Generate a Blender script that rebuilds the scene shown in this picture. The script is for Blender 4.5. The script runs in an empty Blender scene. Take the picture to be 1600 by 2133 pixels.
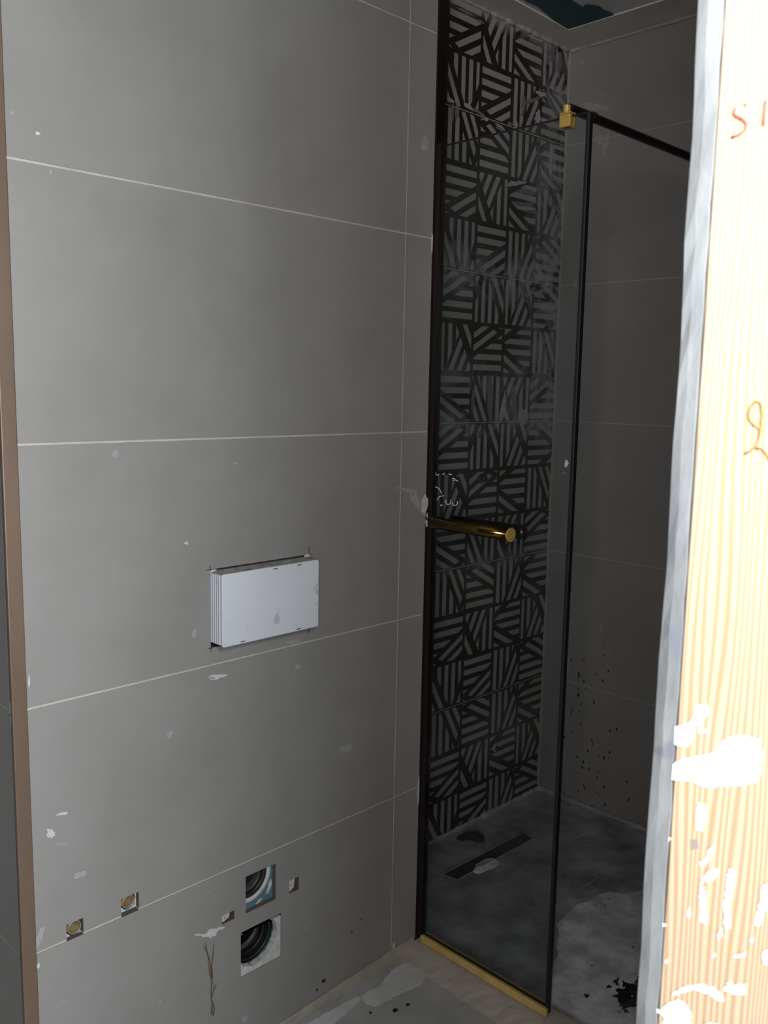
import bpy, bmesh, math, random
from mathutils import Vector, Euler, noise as mnoise
random.seed(7)
SC = bpy.context.scene
COL = SC.collection
W, H, F = 1600.0, 2133.0, 1878.94
CAM = Vector((-1.22393, -1.62833, 1.59661))
ROT = Euler((1.432812, -0.018169, -0.783045), 'XYZ')
# ---------------------------------------------------------------- camera
cd = bpy.data.cameras.new('camera'); cam = bpy.data.objects.new('camera', cd); COL.objects.link(cam)
cam.location = CAM; cam.rotation_euler = ROT
cd.sensor_fit = 'VERTICAL'; cd.sensor_height = 36.0; cd.lens = 36.0*F/H
cd.clip_start = 0.02
cd.dof.use_dof = True; cd.dof.focus_distance = 2.1; cd.dof.aperture_fstop = 11.0
SC.camera = cam
# ---------------------------------------------------------------- world, lights, exposure
wd = bpy.data.worlds.new('world'); SC.world = wd; wd.use_nodes = True
wd.node_tree.nodes['Background'].inputs[0].default_value = (0.80, 0.88, 1.0, 1)
wd.node_tree.nodes['Background'].inputs[1].default_value = 0.05
def area(name, loc, target, sx, sy, power, col):
    l = bpy.data.lights.new(name, 'AREA'); l.shape = 'RECTANGLE'; l.size = sx; l.size_y = sy; l.energy = power; l.color = col
    o = bpy.data.objects.new(name, l); COL.objects.link(o); o.location = loc
    o.rotation_euler = (Vector(target)-Vector(loc)).to_track_quat('-Z', 'Y').to_euler()
    return o
area('added_jamb_light', (-0.88, -1.76, 1.96), (-0.50, -1.20, 1.65), 0.26, 0.26, 13, (1.0, 0.99, 0.97))  # unseen lamp, added to blow out the jamb plank
area('added_wall_light', (-1.24, -3.2, 1.55), (-0.9, 0.0, 1.40), 1.40, 1.7, 96, (0.94, 0.97, 1.0))  # unseen source, added for the fade along the left wall
hw = area('added_shower_light', (-3.85, -3.2, 2.1), (0.8, 0.2, 2.50), 1.6, 1.2, 57, (1.0, 0.97, 0.95)); hw.data.spread = math.radians(80)  # unseen fill, added to brighten the shower and its ceiling
SC.view_settings.view_transform = 'Standard'
try: SC.view_settings.look = 'None'
except Exception: pass
SC.view_settings.exposure = 0.0; SC.view_settings.gamma = 1.0; SC.view_settings.use_curve_mapping = False

# ---------------------------------------------------------------- helpers
M3 = ROT.to_matrix()
def at(u, v, ax, val):                       # photo pixel -> point on the plane axis ax = val
    d = M3 @ Vector(((u-W/2)/F, -(v-H/2)/F, -1.0))
    return CAM + d*((val-CAM[ax])/d[ax])
def mesh(name, verts, faces, mats, parent=None, fm=None, smooth=False):
    me = bpy.data.meshes.new(name); me.from_pydata([tuple(v) for v in verts], [], faces); me.update()
    if not isinstance(mats, (list, tuple)): mats = [mats]
    for m in mats: me.materials.append(m)
    if fm: me.polygons.foreach_set('material_index', fm)
    if smooth: me.polygons.foreach_set('use_smooth', [True]*len(me.polygons))
    o = bpy.data.objects.new(name, me); COL.objects.link(o)
    if parent: o.parent = parent
    return o
class G:                                     # geometry collector
    def __init__(s): s.v = []; s.f = []; s.m = []
    def add(s, vs, fs, mi=0):
        b = len(s.v); s.v += [tuple(x) for x in vs]; s.f += [tuple(i+b for i in f) for f in fs]; s.m += [mi]*len(fs); return s
    def box(s, a, b, mi=0):
        x0, y0, z0 = a; x1, y1, z1 = b
        return s.add([(x0,y0,z0),(x1,y0,z0),(x1,y1,z0),(x0,y1,z0),(x0,y0,z1),(x1,y0,z1),(x1,y1,z1),(x0,y1,z1)],
              [(0,3,2,1),(4,5,6,7),(0,1,5,4),(1,2,6,5),(2,3,7,6),(3,0,4,7)], mi)
    def tube(s, pts, r, n=12, cap=True, mi=0):
        pts = [Vector(p) for p in pts]; rr = r if isinstance(r, (list, tuple)) else [r]*len(pts)
        rings = []; up = None
        for i, p in enumerate(pts):
            t = (pts[min(i+1, len(pts)-1)]-pts[max(i-1, 0)]).normalized()
            if up is None: up = t.orthogonal().normalized()
            up = (up - t*up.dot(t)).normalized(); bn = t.cross(up)
            rings.append([p + (up*math.cos(a)+bn*math.sin(a))*rr[i] for a in [2*math.pi*k/n for k in range(n)]])
        vs = [q for r_ in rings for q in r_]; fs = []
        for i in range(len(rings)-1):
            for k in range(n): fs.append((i*n+k, i*n+(k+1) % n, (i+1)*n+(k+1) % n, (i+1)*n+k))
        if cap: fs += [tuple(range(n))[::-1], tuple((len(rings)-1)*n+k for k in range(n))]
        return s.add(vs, fs, mi)
    def build(s, name, mats, parent=None, smooth=False, bevel=0, seg=2):
        o = mesh(name, s.v, s.f, mats, parent, s.m, smooth)
        if bevel:
            md = o.modifiers.new('bevel', 'BEVEL'); md.width = bevel; md.segments = seg; md.limit_method = 'ANGLE'
        return o
def empty(name, loc=(0,0,0)):
    o = bpy.data.objects.new(name, None); COL.objects.link(o); o.location = loc; o.empty_display_size = .05; return o
def tag(o, label, cat, group=None):
    o['label'] = label; o['category'] = cat
    if group: o['group'] = group
    return o
def struct(o): o['kind'] = 'structure'; return o
def keep(o, par):                            # parent without moving
    o.parent = par; o.matrix_parent_inverse = par.matrix_basis.inverted() if par.type == 'EMPTY' else o.matrix_parent_inverse
    return o

# ---------------------------------------------------------------- materials
def nt(name):
    m = bpy.data.materials.new(name); m.use_nodes = True; t = m.node_tree; return m, t, t.nodes['Principled BSDF']
def nd(t, kind, **kw):
    n = t.nodes.new(kind)
    for k, v in kw.items():
        if k.startswith('i_'): n.inputs[k[2:].replace('_', ' ')].default_value = v
        else: setattr(n, k, v)
    return n
def surf(name, c1, c2=None, scale=4.0, detail=6, rough=.5, r2=None, metal=0, bump=0, bscale=60, lo=.35, hi=.65, stretch=(1,1,1), spec=.5, dots=None):
    m, t, b = nt(name); L = t.links
    b.inputs['Roughness'].default_value = rough; b.inputs['Metallic'].default_value = metal; b.inputs['Specular IOR Level'].default_value = spec
    if c2 is None: c2 = c1
    geo = nd(t, 'ShaderNodeNewGeometry'); mp = nd(t, 'ShaderNodeMapping'); mp.inputs['Scale'].default_value = stretch
    L.new(geo.outputs['Position'], mp.inputs['Vector'])
    n = nd(t, 'ShaderNodeTexNoise', i_Scale=scale, i_Detail=detail, i_Roughness=.6); L.new(mp.outputs[0], n.inputs['Vector'])
    mr = nd(t, 'ShaderNodeMapRange'); mr.inputs['From Min'].default_value = lo; mr.inputs['From Max'].default_value = hi; L.new(n.outputs['Fac'], mr.inputs['Value'])
    mx = nd(t, 'ShaderNodeMix', data_type='RGBA'); mx.inputs['A'].default_value = (*c1, 1); mx.inputs['B'].default_value = (*c2, 1)
    L.new(mr.outputs['Result'], mx.inputs['Factor']); out = mx.outputs['Result']
    if dots:                                 # (colour, scale, threshold)
        n3 = nd(t, 'ShaderNodeTexNoise', i_Scale=dots[1], i_Detail=3.0); L.new(geo.outputs['Position'], n3.inputs['Vector'])
        m3 = nd(t, 'ShaderNodeMapRange'); m3.inputs['From Min'].default_value = dots[2]; m3.inputs['From Max'].default_value = dots[2]+.04
        L.new(n3.outputs['Fac'], m3.inputs['Value'])
        x3 = nd(t, 'ShaderNodeMix', data_type='RGBA'); x3.inputs['B'].default_value = (*dots[0], 1)
        L.new(out, x3.inputs['A']); L.new(m3.outputs['Result'], x3.inputs['Factor']); out = x3.outputs['Result']
    L.new(out, b.inputs['Base Color'])
    if r2 is not None:
        m2 = nd(t, 'ShaderNodeMapRange'); m2.inputs['To Min'].default_value = rough; m2.inputs['To Max'].default_value = r2
        L.new(n.outputs['Fac'], m2.inputs['Value']); L.new(m2.outputs['Result'], b.inputs['Roughness'])
    if bump:
        n2 = nd(t, 'ShaderNodeTexNoise', i_Scale=bscale, i_Detail=4.0); L.new(mp.outputs[0], n2.inputs['Vector'])
        bp = nd(t, 'ShaderNodeBump'); bp.inputs['Strength'].default_value = bump; bp.inputs['Distance'].default_value = .002
        L.new(n2.outputs['Fac'], bp.inputs['Height']); L.new(bp.outputs[0], b.inputs['Normal'])
    return m
TILE = surf('grey_porcelain', (.246, .240, .233), (.286, .281, .274), 3.6, 10, .42, .52, lo=.3, hi=.7, spec=.35)
BODY = surf('ceramic_body', (.135, .088, .080), rough=.9)
GROUT = surf('light_grout', (.52, .50, .45), (.42, .40, .36), 20, rough=.95)
CORE = surf('adhesive_core', (.10, .095, .09), rough=.95)
TEAL = surf('teal_waterproof_board', (.07, .17, .20), (.09, .20, .23), 18, rough=.85)
PLAST = surf('white_plaster', (.60, .60, .58), (.45, .45, .44), 40, rough=.95, bump=.5, bscale=120)
HAZE = surf('dried_plaster_haze', (.36, .36, .355), (.30, .30, .295), 60, rough=.9)
FILM = surf('cement_film_and_reflection', (.17, .17, .172), (.12, .12, .122), 50, rough=.85)
TRIMB = surf('brown_metal_trim', (.20, .138, .10), (.165, .113, .082), 8, rough=.42, metal=.35, stretch=(1,1,.3))
TRIMD = surf('dark_metal_and_shaded_trim', (.018, .010, .008), (.012, .008, .007), 8, rough=.3, metal=.3)
BLACK = surf('black_rubber_seal', (.006, .007, .008), rough=.45)
VOID = surf('black_pipe_plastic', (.010, .010, .011), (.016, .016, .018), 30, rough=.45)
PIPEG = surf('grey_pipe_plastic', (.06, .06, .065), rough=.4)
BRASS = surf('satin_brass', (.55, .37, .10), (.48, .31, .08), 30, rough=.40, metal=.3)
GOLD = surf('gold_anodised_rail', (.72, .53, .18), (.58, .42, .14), 25, rough=.42, metal=.25)
BARM = surf('polished_bronze_bar', (.16, .11, .028), (.13, .085, .02), 25, rough=.16, metal=1.0)
SOCK = surf('dull_brass', (.42, .35, .22), (.34, .28, .17), 60, rough=.45, metal=.4)
WHITEP = surf('white_plastic', (.68, .71, .77), (.64, .67, .73), 6, rough=.45, dots=((.50, .51, .50), 24, .635))
CRUST = surf('grey_cement_crust', (.42, .41, .37), (.20, .20, .18), 45, rough=.95, bump=.8, bscale=150)
CEIL = surf('skim_coated_ceiling', (.78, .75, .70), (.70, .67, .63), 6, rough=.95)
CEIL2 = surf('grey_board_ceiling', (.80, .78, .79), (.72, .70, .71), 5, rough=.95)
TEALD = surf('dark_teal_ceiling_board', (.055, .115, .14), (.065, .13, .155), 9, rough=.95)
KERB = surf('cream_sealed_kerb', (.50, .44, .385), (.40, .365, .33), 14, rough=.8, bump=.4, bscale=60)
FLOORB = surf('bathroom_screed', (.48, .48, .465), (.37, .375, .365), 7, 9, .8, .95, bump=.3, bscale=50, dots=((.10, .10, .10), 30, .74))
FLOORS = surf('shower_screed', (.50, .49, .50), (.18, .176, .18), 7, 10, .7, .95, bump=.5, bscale=40, lo=.33, hi=.66, dots=((.34, .34, .34), 38, .72))
FLOORLIT = surf('painted_floor_light', (.86, .85, .87), (.52, .51, .52), 11, 10, .95, bump=.4, bscale=60, lo=.38, hi=.60, dots=((.12, .12, .12), 26, .69))
FLOORP = surf('white_floor_plaster', (.66, .67, .67), (.56, .57, .57), 12, rough=.9, dots=((.16, .16, .16), 40, .73))
MORT = surf('light_grey_mortar', (.205, .220, .228), (.135, .146, .158), 22, 8, .9, bump=.6, bscale=60, stretch=(1, 1, .35), dots=((.13, .14, .17), 14, .66))
RED = surf('red_marker', (.55, .10, .07), rough=.7)
RED2 = surf('orange_brown_marker', (.42, .20, .05), rough=.7)
PAINT = surf('white_paint_and_glare', (.86, .87, .88), (.80, .81, .82), 30, rough=.8)
DARKM = surf('dark_pencil', (.05, .04, .04), rough=.9)
FIBRE = surf('brown_fibre', (.10, .06, .035), (.16, .11, .07), 80, rough=.95)
TAR = surf('black_tar', (.012, .012, .012), rough=.7)
RAG = surf('black_debris', (.010, .010, .010), (.018, .018, .017), 60, rough=.9)
CHALK = surf('white_glass_marker', (.75, .75, .74), rough=.8)
WALLP = surf('grey_plaster_wall', (.40, .40, .40), (.34, .34, .34), 5, rough=.95)
DRAIN = surf('dark_drain_slot', (.035, .034, .034), (.05, .048, .047), 20, rough=.8)

def decor_mat(name, base, r):                # printed tile, dried cement near the joints, a reflection painted in at eye height
    m, t, b = nt(name); L = t.links; b.inputs['Roughness'].default_value = r; b.inputs['Specular IOR Level'].default_value = .45
    geo = nd(t, 'ShaderNodeNewGeometry'); sp = nd(t, 'ShaderNodeSeparateXYZ'); L.new(geo.outputs['Position'], sp.inputs[0])
    tot = None
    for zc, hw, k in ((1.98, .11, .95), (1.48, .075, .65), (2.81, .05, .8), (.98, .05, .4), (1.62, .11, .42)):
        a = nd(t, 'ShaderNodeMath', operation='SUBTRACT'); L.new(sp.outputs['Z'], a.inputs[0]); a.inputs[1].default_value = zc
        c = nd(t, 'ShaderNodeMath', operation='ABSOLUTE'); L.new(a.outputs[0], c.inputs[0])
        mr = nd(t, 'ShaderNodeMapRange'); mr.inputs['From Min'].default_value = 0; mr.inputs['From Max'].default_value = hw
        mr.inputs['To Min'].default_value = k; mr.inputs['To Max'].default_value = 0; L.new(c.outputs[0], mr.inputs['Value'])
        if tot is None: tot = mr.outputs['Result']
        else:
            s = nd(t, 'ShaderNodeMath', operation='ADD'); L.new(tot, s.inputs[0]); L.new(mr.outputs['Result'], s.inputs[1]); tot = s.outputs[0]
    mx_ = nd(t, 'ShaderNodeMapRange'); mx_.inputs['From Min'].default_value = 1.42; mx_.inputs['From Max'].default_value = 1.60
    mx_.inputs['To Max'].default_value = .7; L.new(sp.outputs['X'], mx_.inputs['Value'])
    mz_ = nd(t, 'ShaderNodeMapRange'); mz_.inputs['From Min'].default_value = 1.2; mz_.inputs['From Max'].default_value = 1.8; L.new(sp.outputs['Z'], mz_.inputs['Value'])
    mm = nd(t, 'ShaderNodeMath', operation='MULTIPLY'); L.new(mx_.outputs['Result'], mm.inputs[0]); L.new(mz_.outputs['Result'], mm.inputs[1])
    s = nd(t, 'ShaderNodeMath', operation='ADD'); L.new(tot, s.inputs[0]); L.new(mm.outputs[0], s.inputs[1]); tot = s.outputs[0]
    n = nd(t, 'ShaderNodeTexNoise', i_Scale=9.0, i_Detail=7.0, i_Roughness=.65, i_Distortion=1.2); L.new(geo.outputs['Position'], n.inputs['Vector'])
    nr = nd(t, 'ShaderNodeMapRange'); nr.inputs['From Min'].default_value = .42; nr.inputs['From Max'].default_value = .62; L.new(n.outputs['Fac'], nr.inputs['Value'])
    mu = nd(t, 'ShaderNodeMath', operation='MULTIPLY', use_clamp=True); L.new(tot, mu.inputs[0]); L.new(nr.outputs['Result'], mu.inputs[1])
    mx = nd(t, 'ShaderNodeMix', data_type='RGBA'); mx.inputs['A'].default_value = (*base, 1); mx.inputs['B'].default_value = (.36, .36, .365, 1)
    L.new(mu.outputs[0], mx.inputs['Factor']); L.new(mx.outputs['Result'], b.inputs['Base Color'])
    return m
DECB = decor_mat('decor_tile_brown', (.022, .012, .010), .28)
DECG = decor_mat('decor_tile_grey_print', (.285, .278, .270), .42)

def glass_mat():
    m = bpy.data.materials.new('tinted_glass'); m.use_nodes = True; t = m.node_tree; t.nodes.clear(); L = t.links
    o = nd(t, 'ShaderNodeOutputMaterial'); tr = nd(t, 'ShaderNodeBsdfTransparent'); tr.inputs[0].default_value = (.865, .89, .885, 1)
    gl = nd(t, 'ShaderNodeBsdfGlossy'); gl.inputs['Roughness'].default_value = .02
    df = nd(t, 'ShaderNodeBsdfDiffuse'); df.inputs[0].default_value = (.55, .62, .62, 1)
    fr = nd(t, 'ShaderNodeFresnel'); geo = nd(t, 'ShaderNodeNewGeometry'); io = nd(t, 'ShaderNodeMapRange'); io.inputs['To Min'].default_value = 1.20; io.inputs['To Max'].default_value = 1/1.20
    L.new(geo.outputs['Backfacing'], io.inputs['Value']); L.new(io.outputs['Result'], fr.inputs['IOR']); n = nd(t, 'ShaderNodeTexNoise', i_Scale=5.0, i_Detail=6.0); L.new(geo.outputs['Position'], n.inputs['Vector'])
    mr = nd(t, 'ShaderNodeMapRange'); mr.inputs['From Min'].default_value = .45; mr.inputs['From Max'].default_value = .75
    mr.inputs['To Min'].default_value = .003; mr.inputs['To Max'].default_value = .022; L.new(n.outputs['Fac'], mr.inputs['Value'])
    a = nd(t, 'ShaderNodeMixShader'); L.new(mr.outputs['Result'], a.inputs[0]); L.new(tr.outputs[0], a.inputs[1]); L.new(df.outputs[0], a.inputs[2])
    b = nd(t, 'ShaderNodeMixShader'); L.new(fr.outputs[0], b.inputs[0]); L.new(a.outputs[0], b.inputs[1]); L.new(gl.outputs[0], b.inputs[2])
    L.new(b.outputs[0], o.inputs[0]); return m
GLASS = glass_mat()

def wood_mat():
    m, t, b = nt('pine_plank'); L = t.links; b.inputs['Roughness'].default_value = .7
    geo = nd(t, 'ShaderNodeNewGeometry'); mp = nd(t, 'ShaderNodeMapping'); mp.inputs['Scale'].default_value = (1, 1, .06); L.new(geo.outputs['Position'], mp.inputs['Vector'])
    n = nd(t, 'ShaderNodeTexNoise', i_Scale=16.0, i_Detail=2.0); L.new(mp.outputs[0], n.inputs['Vector'])
    sp = nd(t, 'ShaderNodeSeparateXYZ'); L.new(geo.outputs['Position'], sp.inputs[0])
    ma = nd(t, 'ShaderNodeMath', operation='MULTIPLY_ADD'); L.new(n.outputs['Fac'], ma.inputs[0]); ma.inputs[1].default_value = .075; L.new(sp.outputs['Y'], ma.inputs[2])
    mu = nd(t, 'ShaderNodeMath', operation='MULTIPLY'); L.new(ma.outputs[0], mu.inputs[0]); mu.inputs[1].default_value = 2*math.pi/.0056
    si = nd(t, 'ShaderNodeMath', operation='SINE'); L.new(mu.outputs[0], si.inputs[0])
    mr = nd(t, 'ShaderNodeMapRange'); mr.inputs['From Min'].default_value = -.7; mr.inputs['From Max'].default_value = 1.0; L.new(si.outputs[0], mr.inputs['Value'])
    mx = nd(t, 'ShaderNodeMix', data_type='RGBA'); mx.inputs['A'].default_value = (.585, .450, .315, 1); mx.inputs['B'].default_value = (.43, .285, .17, 1)
    L.new(mr.outputs['Result'], mx.inputs['Factor']); L.new(mx.outputs['Result'], b.inputs['Base Color'])
    return m
WOOD = wood_mat()

# ---------------------------------------------------------------- dimensions
XL, XJ, XC, D, XB = -.539, .4654, .5648, .3598, 1.6734
ZC = 2.81; J = .0022                          # half joint
ROWS = [(0.0, .48), (.48, .98), (.98, 1.48), (1.48, 1.98), (1.98, 2.48), (2.48, ZC)]

# ---------------------------------------------------------------- floor, ceiling
fl = struct(G().box((-2.2, -4.2, -.12), (.50, 0.95, -.001)).build('floor', FLOORB))
struct_sh = G().box((.50, -1.5, -.12), (XB+.2, .50, -.001)).build('shower_floor', FLOORS, fl)
G().box((.50, -4.2, -.12), (XB+.2, -1.5, -.001)).build('hall_floor', FLOORB, fl)
ce = struct(G().box((-2.2, -1.5, ZC+.004), (XB+.2, .95, ZC+.12)).build('ceiling', CEIL2))
# plaster band round the edge of the ceiling, and bare teal board showing past it
def slab_poly(name, pts, ax, v0, th, mat, par, smooth=False):   # extruded polygon lying on plane ax = v0, thickness th
    o = [0, 1, 2]; o.remove(ax); n = len(pts)
    def mk(p, v):
        q = [0, 0, 0]; q[ax] = v; q[o[0]] = p[0]; q[o[1]] = p[1]; return q
    vs = [mk(p, v0) for p in pts] + [mk(p, v0+th) for p in pts]
    fs = [tuple(range(n)), tuple(range(2*n-1, n-1, -1))] + [(i, i+n, (i+1) % n+n, (i+1) % n) for i in range(n)]
    ob = mesh(name, vs, fs, mat, par)
    bm = bmesh.new(); bm.from_mesh(ob.data); bmesh.ops.recalc_face_normals(bm, faces=bm.faces[:]); bm.to_mesh(ob.data); bm.free()
    return ob
def ragged(pts, amp, step, seed=0):
    out = []; rnd = random.Random(seed)
    for i, p in enumerate(pts):
        q = pts[(i+1) % len(pts)]; p_ = Vector(p); q_ = Vector(q); L_ = (q_-p_).length; k = max(1, int(L_/step))
        nrm = Vector((-(q_-p_).y, (q_-p_).x)).normalized() if L_ > 0 else Vector((0, 0))
        for j in range(k): out.append(tuple(p_.lerp(q_, j/k) + nrm*rnd.uniform(-amp, amp)*(0 if j == 0 else 1)))
    return out
band = [(-.3, D), (XB, D), (XB, -1.28), (1.508, -1.28), (1.508, .258), (-.3, .20)]
slab_poly('plaster_band', band, 2, ZC-.0005, .004, CEIL, ce)
tealp = [at(u, v, 2, ZC+.003) for u, v in [(1080, -12), (1097, 2), (1120, 12), (1150, 38), (1176, 56), (1187, 62), (1215, 53), (1240, 46), (1260, 38), (1268, 34), (1280, 32), (1272, 24), (1258, 20), (1248, 12), (1232, 9), (1222, 8), (1214, 14), (1206, 9), (1195, 2), (1180, -8)]]
slab_poly('bare_board_patch', [(p.x, p.y) for p in tealp], 2, ZC+.0015, .0025, TEALD, ce)
# lumpy filler bead where the walls meet the ceiling
def bead(name, a, b, r, seed, mat, par, n=60, amp=.6):
    rnd = random.Random(seed); a = Vector(a); b = Vector(b)
    pts = [a.lerp(b, i/n) for i in range(n+1)]
    return G().tube(pts, [r*(1+amp*rnd.uniform(-1, 1)) for _ in pts], 6).build(name, mat, par)
bead('filler_bead', (XC, D-.002, ZC-.004), (XB, D-.002, ZC-.004), .008, 1, HAZE, ce)
bead('filler_bead', (XB-.002, D, ZC-.004), (XB-.002, -1.25, ZC-.004), .006, 2, HAZE, ce)

# ---------------------------------------------------------------- tiled walls
def plate(name, rect, holes, y0, y1, mats, par):
    """slab facing -Y over rect (x0,z0,x1,z1) with rectangular holes; sides take the second material"""
    x0, z0, x1, z1 = rect
    xs = sorted(set([x0, x1]+[min(max(h[i], x0), x1) for h in holes for i in (0, 2)]))
    zs = sorted(set([z0, z1]+[min(max(h[i], z0), z1) for h in holes for i in (1, 3)]))
    nx, nz = len(xs)-1, len(zs)-1
    def solid(i, j):
        if i < 0 or j < 0 or i >= nx or j >= nz: return False
        cx, cz = (xs[i]+xs[i+1])/2, (zs[j]+zs[j+1])/2
        return not any(h[0] < cx < h[2] and h[1] < cz < h[3] for h in holes)
    g = G()
    for i in range(nx):
        for j in range(nz):
            if not solid(i, j): continue
            a, b, c, d = xs[i], xs[i+1], zs[j], zs[j+1]
            g.add([(a,y0,c),(b,y0,c),(b,y0,d),(a,y0,d)], [(0,1,2,3)], 0)
            g.add([(a,y1,c),(b,y1,c),(b,y1,d),(a,y1,d)], [(3,2,1,0)], 1)
            if not solid(i-1, j): g.add([(a,y0,c),(a,y0,d),(a,y1,d),(a,y1,c)], [(0,1,2,3)], 1)
            if not solid(i+1, j): g.add([(b,y0,c),(b,y1,c),(b,y1,d),(b,y0,d)], [(0,1,2,3)], 1)
            if not solid(i, j-1): g.add([(a,y0,c),(a,y1,c),(b,y1,c),(b,y0,c)], [(0,1,2,3)], 1)
            if not solid(i, j+1): g.add([(a,y0,d),(b,y0,d),(b,y1,d),(a,y1,d)], [(0,1,2,3)], 1)
    o = g.build(name, mats, par)
    bm = bmesh.new(); bm.from_mesh(o.data); bmesh.ops.remove_doubles(bm, verts=bm.verts[:], dist=1e-5)
    bmesh.ops.recalc_face_normals(bm, faces=bm.faces[:]); bm.to_mesh(o.data); bm.free()
    return o
HOLES = {'h1': (-.4765, .4785, -.4405, .5135), 'h2': (-.3555, .4785, -.3145, .5195), 'b1': (-.035, .3500, .055, .4435),
         'b2': (-.050, .1915, .0715, .3070), 'sa': (-.103, .3510, -.0675, .3730), 'sb': (.097, .3470, .128, .3810), 'fl': (-.1270, 1.0190, .1535, 1.1955)}
HL = list(HOLES.values())
def grow(h, d): return (h[0]-d, h[1]-d, h[2]+d, h[3]+d)
wl = struct(G().box((-.555, .10, 0), (XC-.012, D+.02, ZC)).build('wall_left', CORE))
plate('backing_panel', (-.555, .001, XC-.012, ZC), [grow(h, .02) if k in ('b1', 'b2', 'h1', 'h2') else h for k, h in HOLES.items()], .012, .0995, [CORE, CORE], wl)
TH = .0118
for (z0, z1) in ROWS:
    for (x0, x1) in ((XL, XJ), (XJ, XC)):
        r = (x0+(J if x0 > XL else .0005), z0+(J if z0 > 0 else .001), x1-(J if x1 < XC else .0005), z1-(J if z1 < ZC else .001))
        hs = [h for h in HL if h[0] < r[2] and h[2] > r[0] and h[1] < r[3] and h[3] > r[1]]
        plate('tile', r, hs, random.uniform(0, .0005), TH, [TILE, BODY], wl)
def grout(par, a, b): G().box(a, b).build('grout_line', GROUT, par)
for (z0, z1) in ROWS[1:]:
    cuts = [XL]
    if abs(z0-.48) < .001: cuts += [HOLES['h1'][0], HOLES['h1'][2], HOLES['h2'][0], HOLES['h2'][2]]
    cuts += [XC-.0005]
    for i in range(0, len(cuts), 2): grout(wl, (cuts[i], .0010, z0-J+.0001), (cuts[i+1], TH, z0+J-.0001))
for (z0, z1) in ROWS:
    grout(wl, (XJ-J+.0001, .0010, z0+(J if z0 else 0)), (XJ+J-.0001, TH, z1-J))

# return of the left wall into the recess at the far left
XR = -.566
wr = struct(G().box((XR+.012, .0345, 0), (-.5555, .95, ZC)).build('wall_return', CORE))
for (z0, z1) in ROWS:
    G().box((XR, .016, z0+J), (XR+.0118, .94, z1-J)).build('tile', TILE, wr)
    if z0: grout(wr, (XR+.001, .020, z0-J+.0001), (XR+.0118, .94, z0+J-.0001))
for z, h in ((.986, .012), (.965, .006), (.955, .004)):
    G().box((XR-.001, .006, z-h), (XR+.010, .016, z+h)).build('plaster_lump', PLAST, wr, bevel=.002)
struct(G().box((-2.2, .955, 0), (-.55, 1.05, ZC)).build('wall_recess', WALLP))
struct(G().box((-2.3, -1.5, 0), (-2.2, .95, ZC)).build('wall_side', WALLP))

# brown corner profile, left end of the wall
t1 = struct(empty('trim_1', (-.5548, 0, 0)))
def prof(name, a, b, m, par, bev=.0):
    g = G().box(a, b); o = g.build(name, m, None, bevel=bev); keep(o, par); return o
prof('profile_face', (-.5685, -.0035, .002), (-.5396, .0050, ZC-.002), TRIMB, t1, .0018)
prof('profile_web', (-.5590, .0052, .002), (-.5400, .0115, ZC-.002), BLACK, t1)
prof('profile_leg', (-.5560, .0118, .002), (-.5520, .0340, ZC-.002), BLACK, t1)
# corner profile beside the shower, shade painted into its brown
t2 = struct(empty('trim_2', (.578, 0, 0)))
BARSMEAR = [(888, 1052, 2.5, 14, .1), (893, 1072, 5, 7, .4), (889, 1092, 2.5, 8, -.2), (884, 1060, 2.5, 12, 0), (897, 1100, 2, 8, -.3), (898, 1060, 2, 10, .2)]
prof('profile_face', (XC+.0005, -.0030, .002), (.5985, .0100, ZC-.002), TRIMD, t2, .0015)
prof('profile_leg', (XC-.0115, .0120, .002), (XC+.004, .0350, ZC-.002), TRIMD, t2)

# ---------------------------------------------------------------- things in and on the left wall
def ring_plate(name, rect, c, r, y0, y1, mat, par, n=40, wob=0, seed=0):
    """rectangular plate with a round hole (hole edge may wobble); circle clipped to the rectangle"""
    x0, z0, x1, z1 = rect; rnd = random.Random(seed); inner = []; outer = []
    for k in range(n):
        a = 2*math.pi*k/n; dx, dz = math.cos(a), math.sin(a)
        R_ = r*(1+wob*rnd.uniform(-1, 1))
        T = min(((x1-c[0])/dx if dx > 0 else (x0-c[0])/dx) if abs(dx) > 1e-6 else 9, ((z1-c[1])/dz if dz > 0 else (z0-c[1])/dz) if abs(dz) > 1e-6 else 9)
        inner.append((c[0]+dx*min(R_, T), c[1]+dz*min(R_, T))); outer.append((c[0]+dx*max(T, R_*.0+T), c[1]+dz*T))
    g = G(); n_ = n
    v = [(p[0], y0, p[1]) for p in inner]+[(p[0], y0, p[1]) for p in outer]+[(p[0], y1, p[1]) for p in inner]+[(p[0], y1, p[1]) for p in outer]
    f = []
    for k in range(n):
        l = (k+1) % n
        f += [(k, l, n+l, n+k), (2*n+k, 3*n+k, 3*n+l, 2*n+l), (k, 2*n+k, 2*n+l, l), (n+k, n+l, 3*n+l, 3*n+k)]
    o = g.add(v, f).build(name, mat, par)
    bm = bmesh.new(); bm.from_mesh(o.data); bmesh.ops.recalc_face_normals(bm, faces=bm.faces[:]); bm.to_mesh(o.data); bm.free()
    return o
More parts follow.
